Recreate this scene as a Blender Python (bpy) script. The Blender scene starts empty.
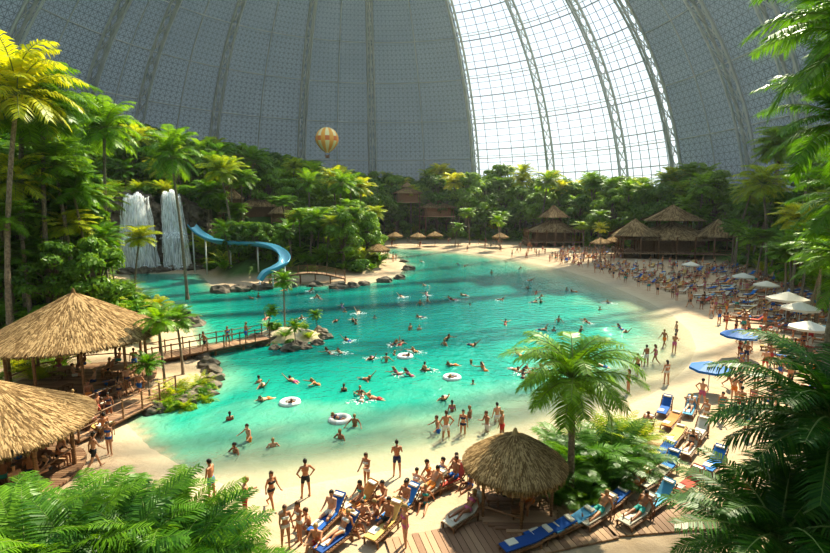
import bpy, math, random, numpy as np
from mathutils import Vector, Matrix, noise
random.seed(7)
R_=random.uniform
F=500.0; CU=415.0; CV=276.5; PITCH=math.radians(8.0); CAMZ=12.0
cp,sp=math.cos(PITCH),math.sin(PITCH)
def ray(u,v):
    a=(u-CU)/F; b=(CV-v)/F
    return (a, cp+b*sp, b*cp-sp)
def G(u,v,z=0.3):
    d=ray(u,v); t=(z-CAMZ)/d[2]; return (d[0]*t,d[1]*t)
def P(u,v,y):
    d=ray(u,v); t=y/d[1]; return Vector((d[0]*t,y,CAMZ+d[2]*t))
def proj(x,y,z):
    zz=z-CAMZ; fw=y*cp-zz*sp; up=y*sp+zz*cp
    fw=max(fw,0.1)
    return CU+F*x/fw, CV-F*up/fw
COL=bpy.context.scene.collection
def L(nt,a,b): nt.links.new(a,b)
# ---------------------------------------------------------------- light, sky, camera
w=bpy.data.worlds.new('sky'); bpy.context.scene.world=w; w.use_nodes=True; nt=w.node_tree; nt.nodes.clear()
out=nt.nodes.new('ShaderNodeOutputWorld'); bg=nt.nodes.new('ShaderNodeBackground'); L(nt,bg.outputs[0],out.inputs[0])
tc=nt.nodes.new('ShaderNodeTexCoord'); sx=nt.nodes.new('ShaderNodeSeparateXYZ'); L(nt,tc.outputs['Generated'],sx.inputs[0])
rp=nt.nodes.new('ShaderNodeValToRGB'); rp.color_ramp.elements[0].color=(1,1,.97,1); rp.color_ramp.elements[1].color=(.66,.84,1,1); rp.color_ramp.elements[1].position=.7
L(nt,sx.outputs[2],rp.inputs[0]); L(nt,rp.outputs[0],bg.inputs[0]); bg.inputs[1].default_value=1.2
sl=bpy.data.lights.new('sun','SUN'); sl.energy=12.0; sl.color=(1,.86,.62); sl.angle=math.radians(1.0)
so=bpy.data.objects.new('sun_light',sl); COL.objects.link(so)
az=math.radians(32); el=math.radians(48); d=Vector((math.sin(az)*math.cos(el),math.cos(az)*math.cos(el),math.sin(el)))
so.rotation_euler=d.to_track_quat('Z','Y').to_euler(); so.location=(0,0,150)
cam=bpy.data.cameras.new('camera'); co=bpy.data.objects.new('camera',cam); COL.objects.link(co)
cam.sensor_width=36; cam.lens=36*F/830; cam.clip_end=600; cam.clip_start=.1
co.location=(0,0,CAMZ); co.rotation_euler=(math.radians(90-8),0,0)
sc=bpy.context.scene; sc.camera=co
sc.view_settings.view_transform='Standard'
try:
    sc.view_settings.look='Medium High Contrast'; print('look ok')
except Exception as e: print('look',e)

# ---------------------------------------------------------------- materials
def nm(name):
    m=bpy.data.materials.new(name); m.use_nodes=True
    nt=m.node_tree; nt.nodes.clear()
    out=nt.nodes.new('ShaderNodeOutputMaterial')
    return m,nt,out
def node(nt,t,**k):
    n=nt.nodes.new(t)
    for a,b in k.items():
        if a in n.inputs.keys(): n.inputs[a].default_value=b
        else: setattr(n,a,b)
    return n
def c4(c): return (c[0],c[1],c[2],1)
def mat(name,col,rough=.6,metal=0,col2=None,scale=5,bump=0,spec=.4,stretch=(1,1,1),island=False):
    m,nt,out=nm(name)
    b=node(nt,'ShaderNodeBsdfPrincipled'); b.inputs['Roughness'].default_value=rough
    b.inputs['Metallic'].default_value=metal; b.inputs['Specular IOR Level'].default_value=spec
    b.inputs['Base Color'].default_value=c4(col)
    if col2 is not None:
        tc=node(nt,'ShaderNodeTexCoord'); mp=node(nt,'ShaderNodeMapping'); mp.inputs['Scale'].default_value=stretch
        nz=node(nt,'ShaderNodeTexNoise'); nz.inputs['Scale'].default_value=scale; nz.inputs['Detail'].default_value=4
        L(nt,tc.outputs['Object'],mp.inputs[0]); L(nt,mp.outputs[0],nz.inputs['Vector'])
        rp=node(nt,'ShaderNodeValToRGB'); rp.color_ramp.elements[0].position=.32; rp.color_ramp.elements[1].position=.68
        rp.color_ramp.elements[0].color=c4(col); rp.color_ramp.elements[1].color=c4(col2)
        if island:
            ge=node(nt,'ShaderNodeNewGeometry'); L(nt,ge.outputs['Random Per Island'],rp.inputs[0])
        else: L(nt,nz.outputs['Fac'],rp.inputs[0])
        L(nt,rp.outputs[0],b.inputs['Base Color'])
        if bump:
            bp=node(nt,'ShaderNodeBump'); bp.inputs['Strength'].default_value=bump; bp.inputs['Distance'].default_value=.1
            L(nt,nz.outputs['Fac'],bp.inputs['Height']); L(nt,bp.outputs[0],b.inputs['Normal'])
    L(nt,b.outputs[0],out.inputs[0]); return m
def leafmat(name,dark,lite,trans=.35):
    m,nt,out=nm(name)
    ge=node(nt,'ShaderNodeNewGeometry'); oi=node(nt,'ShaderNodeObjectInfo')
    ad=node(nt,'ShaderNodeMath',operation='MULTIPLY'); ad.inputs[1].default_value=.45
    ad2=node(nt,'ShaderNodeMath',operation='MULTIPLY_ADD'); ad2.inputs[1].default_value=.55
    L(nt,ge.outputs['Random Per Island'],ad.inputs[0]); L(nt,oi.outputs['Random'],ad2.inputs[0]); L(nt,ad.outputs[0],ad2.inputs[2])
    rp=node(nt,'ShaderNodeValToRGB'); rp.color_ramp.elements[0].color=c4(dark); rp.color_ramp.elements[1].color=c4(lite)
    rp.color_ramp.elements[0].position=.15; rp.color_ramp.elements[1].position=.9
    L(nt,ad2.outputs[0],rp.inputs[0])
    b=node(nt,'ShaderNodeBsdfPrincipled'); b.inputs['Roughness'].default_value=.42; b.inputs['Specular IOR Level'].default_value=.3
    t=node(nt,'ShaderNodeBsdfTranslucent'); mx=node(nt,'ShaderNodeMixShader'); mx.inputs[0].default_value=trans
    hs=node(nt,'ShaderNodeMixRGB',blend_type='MULTIPLY'); hs.inputs[0].default_value=1; hs.inputs[2].default_value=(2.0,1.7,.5,1)
    L(nt,rp.outputs[0],b.inputs['Base Color']); L(nt,rp.outputs[0],hs.inputs[1]); L(nt,hs.outputs[0],t.inputs['Color'])
    L(nt,b.outputs[0],mx.inputs[1]); L(nt,t.outputs[0],mx.inputs[2]); L(nt,mx.outputs[0],out.inputs[0]); return m

M={}
M['palmleaf']=leafmat('palm_leaf',(.035,.12,.008),(.2,.36,.02),.42)
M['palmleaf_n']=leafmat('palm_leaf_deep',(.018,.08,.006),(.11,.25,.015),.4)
M['palmleaf_y']=leafmat('palm_leaf_light',(.12,.25,.012),(.46,.46,.03),.45)
M['treeleaf']=leafmat('tree_leaf',(.035,.11,.012),(.2,.34,.035),.4)
M['bushleaf']=leafmat('bush_leaf',(.035,.13,.01),(.22,.4,.025),.42)
M['stem']=mat('palm_stem',(.16,.2,.05),.6)
M['trunk']=mat('palm_trunk',(.14,.1,.07),.9,col2=(.32,.25,.18),scale=9,bump=.6)
M['bark']=mat('tree_bark',(.09,.06,.04),.9,col2=(.2,.15,.1),scale=6,bump=.6)
M['coco']=mat('coconut',(.35,.25,.06),.5)
M['thatch']=mat('thatch_straw',(.17,.1,.045),.9,col2=(.43,.28,.14),scale=4,bump=.3,spec=.1,island=True)
M['thatchbase']=mat('thatch_base',(.15,.09,.04),1,col2=(.33,.21,.1),scale=14,bump=.8,spec=.1)
M['wood']=mat('wood_brown',(.13,.06,.025),.6,col2=(.3,.15,.07),scale=3,stretch=(1,1,8),bump=.2)
M['plank']=mat('deck_plank',(.24,.13,.075),.7,col2=(.4,.24,.14),scale=3,bump=.2,island=True)
M['rock']=mat('rock',(.05,.04,.03),.9,col2=(.24,.19,.14),scale=1.3,bump=1.0)
M['steel']=mat('dome_steel',(.46,.47,.46),.5,metal=0)
M['steel_w']=mat('glazing_bar',(.22,.27,.3),.5)
M['slide']=mat('slide_blue',(.06,.3,.46),.25)
M['slide2']=mat('slide_inner',(.25,.52,.62),.2)
M['white']=mat('white_paint',(.7,.7,.68),.5)
M['cream']=mat('canvas_cream',(.66,.58,.47),.8)
M['blue']=mat('canvas_blue',(.012,.13,.42),.6)
# waterfall
m,nt,out=nm('waterfall_water')
b=node(nt,'ShaderNodeBsdfPrincipled'); b.inputs['Base Color'].default_value=(.96,.97,.98,1); b.inputs['Roughness'].default_value=.5
t=node(nt,'ShaderNodeBsdfTranslucent'); t.inputs['Color'].default_value=(.97,.98,1,1)
mx=node(nt,'ShaderNodeMixShader'); mx.inputs[0].default_value=.5
L(nt,b.outputs[0],mx.inputs[1]);L(nt,t.outputs[0],mx.inputs[2])
t2=node(nt,'ShaderNodeBsdfTransparent'); tc=node(nt,'ShaderNodeTexCoord'); mp=node(nt,'ShaderNodeMapping'); mp.inputs['Scale'].default_value=(4,4,.25)
nz=node(nt,'ShaderNodeTexNoise'); nz.inputs['Scale'].default_value=1.2; nz.inputs['Detail'].default_value=5; L(nt,tc.outputs['Object'],mp.inputs[0]); L(nt,mp.outputs[0],nz.inputs['Vector'])
rp=node(nt,'ShaderNodeValToRGB'); rp.color_ramp.elements[0].position=.33; rp.color_ramp.elements[1].position=.6; L(nt,nz.outputs['Fac'],rp.inputs[0])
mx2=node(nt,'ShaderNodeMixShader'); L(nt,rp.outputs[0],mx2.inputs[0]); L(nt,t2.outputs[0],mx2.inputs[1]); L(nt,mx.outputs[0],mx2.inputs[2]); L(nt,mx2.outputs[0],out.inputs[0]); M['waterfall']=m
# glass
m,nt,out=nm('dome_glass')
t=node(nt,'ShaderNodeBsdfTransparent'); t.inputs['Color'].default_value=(.88,.96,1,1)
g=node(nt,'ShaderNodeBsdfGlossy'); g.inputs['Roughness'].default_value=.1
mx=node(nt,'ShaderNodeMixShader'); mx.inputs[0].default_value=.04
L(nt,t.outputs[0],mx.inputs[1]);L(nt,g.outputs[0],mx.inputs[2]);L(nt,mx.outputs[0],out.inputs[0]); M['glass']=m
# humid air
m,nt,out=nm('humid_air')
v_=node(nt,'ShaderNodeVolumeScatter'); v_.inputs['Density'].default_value=.00022; v_.inputs['Color'].default_value=(.95,.98,1,1); v_.inputs['Anisotropy'].default_value=.5
L(nt,v_.outputs[0],out.inputs['Volume']); M['air']=m
# membrane with lattice
m,nt,out=nm('dome_membrane')
uv=node(nt,'ShaderNodeUVMap'); sx=node(nt,'ShaderNodeSeparateXYZ'); L(nt,uv.outputs[0],sx.inputs[0])
def mth(op,a,b=None,c=None):
    n=nt.nodes.new('ShaderNodeMath'); n.operation=op
    for i,x in enumerate((a,b,c)):
        if x is None: continue
        if isinstance(x,(int,float)): n.inputs[i].default_value=x
        else: L(nt,x,n.inputs[i])
    return n.outputs[0]
def line(val,k,w):
    s=mth('MULTIPLY',val,k); fr=mth('FRACT',s); return mth('LESS_THAN',fr,w)
U_,V_=sx.outputs[0],sx.outputs[1]
A1=mth('MULTIPLY',U_,.8); B1=mth('MULTIPLY',V_,.95)
l1=line(A1,1,.10); l2=line(B1,1,.10); l3=line(mth('ADD',A1,B1),1,.12); l4=line(mth('SUBTRACT',A1,B1),1,.12)
ln=mth('MAXIMUM',mth('MAXIMUM',l1,l2),mth('MAXIMUM',l3,l4))
nz=node(nt,'ShaderNodeTexNoise'); nz.inputs['Scale'].default_value=.08; nz.inputs['Detail'].default_value=3
tc=node(nt,'ShaderNodeTexCoord'); L(nt,tc.outputs['Object'],nz.inputs['Vector'])
c0=node(nt,'ShaderNodeMixRGB'); c0.inputs[1].default_value=(.17,.22,.26,1); c0.inputs[2].default_value=(.3,.37,.42,1); L(nt,nz.outputs['Fac'],c0.inputs[0])
c1=node(nt,'ShaderNodeMixRGB'); L(nt,ln,c1.inputs[0]); L(nt,c0.outputs[0],c1.inputs[1]); c1.inputs[2].default_value=(.09,.12,.14,1)
df=node(nt,'ShaderNodeBsdfDiffuse'); L(nt,c1.outputs[0],df.inputs[0])
tr=node(nt,'ShaderNodeBsdfTransparent'); tr.inputs[0].default_value=(.78,.92,1,1)
mx=node(nt,'ShaderNodeMixShader'); L(nt,mth('MULTIPLY',mth('SUBTRACT',1.0,mth('MULTIPLY',ln,.5)),.09),mx.inputs[0])
L(nt,df.outputs[0],mx.inputs[1]); L(nt,tr.outputs[0],mx.inputs[2]); L(nt,mx.outputs[0],out.inputs[0]); M['membrane']=m
# sand / ground
m,nt,out=nm('sand_and_soil')
at=node(nt,'ShaderNodeAttribute',attribute_name='veg'); aw=node(nt,'ShaderNodeAttribute',attribute_name='wet')
tc=node(nt,'ShaderNodeTexCoord')
nz=node(nt,'ShaderNodeTexNoise'); nz.inputs['Scale'].default_value=1.2; nz.inputs['Detail'].default_value=8; nz.inputs['Roughness'].default_value=.65; L(nt,tc.outputs['Object'],nz.inputs['Vector'])
s0=node(nt,'ShaderNodeMixRGB'); s0.inputs[1].default_value=(.32,.215,.13,1); s0.inputs[2].default_value=(.58,.43,.3,1); L(nt,nz.outputs['Fac'],s0.inputs[0])
s1=node(nt,'ShaderNodeMixRGB'); L(nt,aw.outputs['Fac'],s1.inputs[0]); L(nt,s0.outputs[0],s1.inputs[1]); s1.inputs[2].default_value=(.47,.38,.26,1)
g0=node(nt,'ShaderNodeMixRGB'); g0.inputs[1].default_value=(.02,.05,.012,1); g0.inputs[2].default_value=(.08,.14,.03,1); L(nt,nz.outputs['Fac'],g0.inputs[0])
s2=node(nt,'ShaderNodeMixRGB'); L(nt,at.outputs['Fac'],s2.inputs[0]); L(nt,s1.outputs[0],s2.inputs[1]); L(nt,g0.outputs[0],s2.inputs[2])
b=node(nt,'ShaderNodeBsdfPrincipled'); b.inputs['Roughness'].default_value=.9; b.inputs['Specular IOR Level'].default_value=.15; L(nt,s2.outputs[0],b.inputs['Base Color'])
bp=node(nt,'ShaderNodeBump'); bp.inputs['Strength'].default_value=.6; bp.inputs['Distance'].default_value=.2; L(nt,nz.outputs['Fac'],bp.inputs['Height']); L(nt,bp.outputs[0],b.inputs['Normal'])
L(nt,b.outputs[0],out.inputs[0]); M['sand']=m
# water
m,nt,out=nm('lagoon_water')
at=node(nt,'ShaderNodeAttribute',attribute_name='depth'); dv=node(nt,'ShaderNodeMath',operation='DIVIDE'); dv.inputs[1].default_value=30
tc=node(nt,'ShaderNodeTexCoord')
n0=node(nt,'ShaderNodeTexNoise'); n0.inputs['Scale'].default_value=.16; n0.inputs['Detail'].default_value=5; L(nt,tc.outputs['Object'],n0.inputs['Vector'])
pm=node(nt,'ShaderNodeMath',operation='MULTIPLY_ADD'); pm.inputs[1].default_value=20; pm.inputs[2].default_value=-10; L(nt,n0.outputs['Fac'],pm.inputs[0])
gt=node(nt,'ShaderNodeMath',operation='MINIMUM'); gt.inputs[1].default_value=10; L(nt,at.outputs['Fac'],gt.inputs[0])
g2=node(nt,'ShaderNodeMath',operation='DIVIDE'); g2.inputs[1].default_value=10; L(nt,gt.outputs[0],g2.inputs[0])
pm2=node(nt,'ShaderNodeMath',operation='MULTIPLY_ADD'); L(nt,pm.outputs[0],pm2.inputs[0]); L(nt,g2.outputs[0],pm2.inputs[1]); L(nt,at.outputs['Fac'],pm2.inputs[2])
L(nt,pm2.outputs[0],dv.inputs[0])
rp=node(nt,'ShaderNodeValToRGB'); cr=rp.color_ramp
cr.elements[0].position=0; cr.elements[0].color=(.44,.4,.27,1); cr.elements[1].position=1; cr.elements[1].color=(.0,.12,.12,1)
for p_,c_ in ((.07,(.34,.42,.28)),(.18,(.13,.36,.25)),(.32,(.012,.29,.215)),(.58,(.001,.21,.175))):
    e=cr.elements.new(p_); e.color=c4(c_)
L(nt,dv.outputs[0],rp.inputs[0])
b=node(nt,'ShaderNodeBsdfPrincipled'); b.inputs['Roughness'].default_value=.06; b.inputs['IOR'].default_value=1.33; L(nt,rp.outputs[0],b.inputs['Base Color'])
n1=node(nt,'ShaderNodeTexNoise'); n1.inputs['Scale'].default_value=1.3; n1.inputs['Detail'].default_value=6; n1.inputs['Distortion'].default_value=.4; L(nt,tc.outputs['Object'],n1.inputs['Vector'])
bp=node(nt,'ShaderNodeBump'); bp.inputs['Strength'].default_value=.8; bp.inputs['Distance'].default_value=.25; L(nt,n1.outputs['Fac'],bp.inputs['Height']); L(nt,bp.outputs[0],b.inputs['Normal'])
tr=node(nt,'ShaderNodeBsdfTransparent'); ar=node(nt,'ShaderNodeMapRange'); ar.inputs['From Min'].default_value=0; ar.inputs['From Max'].default_value=6; ar.inputs['To Min'].default_value=.2; ar.inputs['To Max'].default_value=.97
L(nt,at.outputs['Fac'],ar.inputs['Value']); mx=node(nt,'ShaderNodeMixShader'); L(nt,ar.outputs[0],mx.inputs[0]); L(nt,tr.outputs[0],mx.inputs[1]); L(nt,b.outputs[0],mx.inputs[2]); L(nt,mx.outputs[0],out.inputs[0]); M['water']=m

SKIN=[mat('skin_a',(.5,.23,.12),.5),mat('skin_b',(.42,.18,.09),.5),mat('skin_c',(.31,.13,.065),.5),mat('skin_d',(.54,.28,.17),.5)]
HAIR=[mat('hair_a',(.02,.012,.008),.5),mat('hair_b',(.08,.035,.015),.5),mat('hair_c',(.32,.2,.08),.5)]
SWIM=[mat('cloth_%d'%i,c,.7) for i,c in enumerate([(.02,.03,.08),(.4,.03,.03),(.02,.12,.4),(.6,.55,.5),(.02,.02,.02),(.65,.2,.03),(.03,.28,.24),(.45,.1,.2)])]
M['eye']=mat('eye_dark',(.02,.015,.01),.2); M['lip']=mat('lips',(.4,.1,.08),.5)
TOWEL=[mat('towel_%d'%i,c,.85) for i,c in enumerate([(.015,.09,.32),(.025,.15,.42),(.11,.32,.5),(.5,.19,.05),(.52,.45,.36),(.4,.06,.04),(.02,.07,.24),(.56,.36,.12)])]

# ---------------------------------------------------------------- mesh builder
class MB:
    def __init__(s): s.v=[];s.f=[];s.m=[]
    def add(s,vs,fs,mi=0):
        o=len(s.v); s.v.extend([tuple(p) for p in vs]); s.f.extend([tuple(i+o for i in f) for f in fs]); s.m.extend([mi]*len(fs))
    def mesh(s,name,mats,smooth=False):
        me=bpy.data.meshes.new(name); me.from_pydata(s.v,[],s.f)
        for m in mats: me.materials.append(m)
        me.polygons.foreach_set('material_index',s.m)
        if smooth: me.polygons.foreach_set('use_smooth',[True]*len(s.f))
        me.update(); return me
def place(me,name,loc=(0,0,0),rz=0,sc=1,mats=None,rx=0,ry=0):
    o=bpy.data.objects.new(name,me); COL.objects.link(o); o.location=loc; o.rotation_euler=(rx,ry,rz)
    o.scale=(sc,sc,sc) if not hasattr(sc,'__len__') else sc
    if mats:
        for i,m in mats.items():
            o.material_slots[i].link='OBJECT'; o.material_slots[i].material=m
    return o
def tube(mb,pts,rad,n=6,mi=0,cap=True):
    pts=[Vector(p) for p in pts]; vs=[];N=len(pts)
    if not hasattr(rad,'__len__'): rad=[rad]*N
    for i,p in enumerate(pts):
        t=(pts[min(i+1,N-1)]-pts[max(i-1,0)])
        if t.length<1e-9: t=Vector((0,0,1))
        t.normalize()
        ref=Vector((0,0,1)) if abs(t.z)<.93 else Vector((0,1,0))
        a=t.cross(ref).normalized(); b=a.cross(t)
        for k in range(n):
            an=2*math.pi*k/n; vs.append(p+(a*math.cos(an)+b*math.sin(an))*rad[i])
    fs=[(i*n+k,i*n+(k+1)%n,(i+1)*n+(k+1)%n,(i+1)*n+k) for i in range(N-1) for k in range(n)]
    if cap: fs+= [tuple(range(n))[::-1],tuple((N-1)*n+k for k in range(n))]
    mb.add(vs,fs,mi)
def box(mb,c,s,mi=0,rz=0,Mx=None):
    vs=[]
    for x in (-.5,.5):
        for y in (-.5,.5):
            for z in (-.5,.5):
                p=Vector((x*s[0],y*s[1],z*s[2]))
                if rz: p=Matrix.Rotation(rz,3,'Z')@p
                p=p+Vector(c)
                if Mx is not None: p=Mx@p
                vs.append(p)
    mb.add(vs,[(0,1,3,2),(4,6,7,5),(0,4,5,1),(2,3,7,6),(0,2,6,4),(1,5,7,3)],mi)
def ellips(mb,c,r,A=None,mi=0,nu=12,nv=8,disp=0,seed=0,keep=None):
    c=Vector(c); vs=[]
    for j in range(nv+1):
        ph=math.pi*j/nv
        for i in range(nu):
            th=2*math.pi*i/nu
            p=Vector((r[0]*math.sin(ph)*math.cos(th),r[1]*math.sin(ph)*math.sin(th),r[2]*math.cos(ph)))
            if disp:
                q=Vector((math.sin(ph)*math.cos(th),math.sin(ph)*math.sin(th),math.cos(ph)))*1.3+Vector((seed*3.1,seed*1.7,0))
                p*=1+disp*noise.fractal(q,1,2,3)
            if A is not None: p=A@p
            vs.append(c+p)
    fs=[]
    for j in range(nv):
        for i in range(nu):
            q=(j*nu+i,(j+1)*nu+i,(j+1)*nu+(i+1)%nu,j*nu+(i+1)%nu)
            if keep is None or keep(sum((vs[k] for k in q),Vector())/4): fs.append(q)
    mb.add(vs,fs,mi)
def capsule(mb,a,b,ra,rb,mi=0,n=12):
    a=Vector(a);b=Vector(b); ax=(b-a); ax=ax.normalized() if ax.length>1e-6 else Vector((0,0,1))
    pts=[];rr=[]
    for th in (-85,-60,-30,0): pts.append(a+ax*ra*math.sin(math.radians(th))); rr.append(ra*math.cos(math.radians(th)))
    for th in (0,30,60,85): pts.append(b+ax*rb*math.sin(math.radians(th))); rr.append(rb*math.cos(math.radians(th)))
    tube(mb,pts,rr,n,mi)

# ---------------------------------------------------------------- site plan
lag_px=[(128,424),(150,447),(190,470),(230,486),(270,490),(320,482),(370,473),(420,466),(470,455),(520,441),(560,426),(600,415),(640,400),(665,386),(688,366),(696,348),(690,332),(672,315),(650,303),(620,290),(590,278),(560,269),(520,260),(470,253),(430,249.5),(395,247.5),(376,249),(396,256),(407,266),(398,276),(370,283),(340,286),(300,284),(270,287),(240,290),(215,290),(200,274),(128,273),(140,298),(175,312),(192,330),(200,350),(212,372),(205,390),(178,402),(150,408),(128,414)]
LAG=np.array([G(u,v,0) for u,v in lag_px])
NB=26
clr_px=[(375,243.5),(420,241),(480,242),(520,244),(560,246),(600,249),(650,254),(690,259),(740,268),(780,283),(830,305),(900,330),(1100,400),(1100,640),(-300,640),(-250,400),(-60,352),(60,350),(150,345),(165,330),(150,316),(110,300),(110,269),(205,268),(225,284),(270,280),(320,278),(370,275),(385,268),(370,256)]
CLR=np.array([G(u,v,0) for u,v in clr_px])
def seg_dist(X,Y,A,closed=True):
    D=np.full(X.shape,1e9); n=len(A)
    for i in range(n if closed else n-1):
        ax,ay=A[i]; bx,by=A[(i+1)%n]; dx,dy=bx-ax,by-ay
        t=np.clip(((X-ax)*dx+(Y-ay)*dy)/(dx*dx+dy*dy+1e-9),0,1)
        D=np.minimum(D,np.hypot(X-ax-t*dx,Y-ay-t*dy))
    return D
def inside(X,Y,A):
    r=np.zeros(X.shape,bool); n=len(A)
    for i in range(n):
        ax,ay=A[i]; bx,by=A[(i+1)%n]
        c=((ay>Y)!=(by>Y))&(X<(bx-ax)*(Y-ay)/((by-ay)+1e-12)+ax)
        r^=c
    return r
def sdist(X,Y,A):
    d=seg_dist(X,Y,A); return np.where(inside(X,Y,A),-d,d)
ISL=G(287,337,0)
def terrain(X,Y):
    X=np.asarray(X,float);Y=np.asarray(Y,float)
    s=sdist(X,Y,LAG); dc=np.maximum(sdist(X,Y,CLR),0)
    z=np.where(s<0,-np.minimum(-s*.09,1.5),np.minimum(.3,s*.07))
    amp=np.interp(X,[-60,-20,20,60],[21,12,10,9])
    z=z+amp*(1-np.exp(-dc/22))
    q=((X-ISL[0])/3.6)**2+((Y-ISL[1])/2.2)**2
    z=np.maximum(z,.9*(1-q))
    return z,s,dc
def tz(x,y): return float(terrain(np.array([x]),np.array([y]))[0][0])

xs=np.concatenate([np.arange(-112,-50,1.6),np.arange(-50,50,.7),np.arange(50,92,1.6)]); ys=np.concatenate([np.arange(-45,10,3),np.arange(10,100,.7),np.arange(100,227,1.4)])
XX,YY=np.meshgrid(xs,ys); ZZ,SS,DC=terrain(XX,YY)
ZZ=ZZ+np.where(DC>0,np.sin(XX*.31)*np.cos(YY*.27)*.5*np.minimum(DC/6,1),0)
ny,nx=XX.shape
def gridmesh(name,X,Y,Z,mask,attrs,mt):
    idx=np.arange(nx*ny).reshape(ny,nx)
    f=np.stack([idx[:-1,:-1],idx[:-1,1:],idx[1:,1:],idx[1:,:-1]],-1).reshape(-1,4)
    if mask is not None:
        mk=mask.ravel(); f=f[mk[f].any(1)]
    used=np.unique(f); rm=-np.ones(nx*ny,int); rm[used]=np.arange(len(used)); f=rm[f]
    V=np.stack([X.ravel(),Y.ravel(),Z.ravel()],-1)[used]
    me=bpy.data.meshes.new(name); me.from_pydata(V.tolist(),[],f.tolist()); me.materials.append(mt)
    for k,a in attrs.items():
        at=me.attributes.new(k,'FLOAT','POINT'); at.data.foreach_set('value',a.ravel()[used].astype(np.float32))
    me.polygons.foreach_set('use_smooth',[True]*len(f)); me.update()
    return place(me,name)
veg=np.clip(DC/1.5,0,1); wet=np.clip(1-SS/2.0,0,1)
gridmesh('beach_ground',XX,YY,ZZ,None,{'veg':veg,'wet':wet},M['sand'])
dB=seg_dist(XX,YY,LAG[3:NB+1],False); dL=seg_dist(XX,YY,np.vstack([LAG[NB:],LAG[:4]]),False)
dep=np.where(SS<0,np.minimum(dB*1.05,dL*2.5+3),0)
gridmesh('lagoon_water',XX,YY,np.zeros_like(XX),SS<.3,{'depth':dep},M['water'])

# ---------------------------------------------------------------- dome
cx,cy,RD,HD=-12.0,126.0,98.0,102.0
def hit(u,v):
    d=ray(u,v); ox,oy,oz=-cx,-cy,CAMZ
    a=(d[0]**2+d[1]**2)/RD**2+d[2]**2/HD**2; b=2*((ox*d[0]+oy*d[1])/RD**2+oz*d[2]/HD**2); c=(ox*ox+oy*oy)/RD**2+oz*oz/HD**2-1
    ds=b*b-4*a*c
    if ds<0: return None
    t=(-b+math.sqrt(ds))/(2*a); x=ox+d[0]*t; y=oy+d[1]*t
    return math.degrees(math.atan2(x,y))
rb_px=((27,30),(100,50),(152,60),(225,60),(305,80),(371,80),(468,90),(537,80),(607,80),(660,80),(722,80),(800,60))
ribs=[hit(*p) for p in rb_px]
gl0,gl1=ribs[6],ribs[9]
allr=[-90]+[r for r in ribs if r is not None and -86<r<86]+[90]
a_=allr[1]-15
while a_>-80: allr.append(a_); a_-=15
allr=sorted(allr)
cols=[]
for i in range(len(allr)-1):
    n=max(2,int(round((allr[i+1]-allr[i])/2.6)))
    for k in range(n): cols.append(('c',allr[i]+(allr[i+1]-allr[i])*k/n))
cols.append(('c',90))
cols=[('b',-90,y) for y in range(-45,124,7)]+cols+[('b',90,y) for y in range(123,-46,-7)]
def S(col,th,off=0):
    t=math.radians(th); r=(RD-off)*math.cos(t); z=(HD-off)*math.sin(t)
    if col[0]=='c':
        a=math.radians(col[1]); return Vector((cx+r*math.sin(a),cy+r*math.cos(a),z))
    return Vector((cx+(r if col[1]>0 else -r),col[2],z))
ths=list(np.linspace(0,90,41))
def isglass(col,th):
    p=S(col,th)
    if p.z>24+.41*p.y: return True  # unseen upper dome, made glass as an added skylight so sun reaches the floor
    return col[0]=='c' and gl0<col[1]<gl1
vs=[];uvv=[]
for c in cols:
    for t in ths:
        vs.append(S(c,t)); uvv.append((c[1] if c[0]=='c' else c[1]+(cy-c[2])*.64*(1 if c[1]>0 else -1),t))
nt_=len(ths); fm=[];fg=[]
for i in range(len(cols)-1):
    for j in range(nt_-1):
        q=(i*nt_+j,i*nt_+j+1,(i+1)*nt_+j+1,(i+1)*nt_+j)
        ca,cb=cols[i],cols[i+1]
        mc=('c',(ca[1]+cb[1])/2) if ca[0]=='c' and cb[0]=='c' else ('b',ca[1],((ca[2] if ca[0]=='b' else cy)+(cb[2] if cb[0]=='b' else cy))/2)
        (fg if isglass(mc,(ths[j]+ths[j+1])/2) else fm).append(q)
def sub(name,faces,mt):
    used=sorted(set(i for f in faces for i in f)); rm={k:i for i,k in enumerate(used)}
    me=bpy.data.meshes.new(name); me.from_pydata([vs[k] for k in used],[],[tuple(rm[i] for i in f) for f in faces]); me.materials.append(mt)
    uv=me.uv_layers.new(name='UVMap')
    for lp in me.loops: uv.data[lp.index].uv=uvv[used[lp.vertex_index]]
    me.update(); return place(me,name)
sub('dome_ceiling',fm,M['membrane']); sub('window_glazing_and_added_skylight',fg,M['glass'])  # glazing holds the visible glass bay plus the added skylight above view
mb=MB(); bk=[S(('b',1,-45),t) for t in ths]+[S(('b',-1,-45),t) for t in ths[::-1]]
mb.add(bk,[tuple(range(len(bk)))]); place(mb.mesh('wall_back',[M['membrane']]),'wall_back')
mb=MB(); box(mb,(-12,95,44),(172,230,92)); place(mb.mesh('humid_air',[M['air']]),'humid_air')
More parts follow.
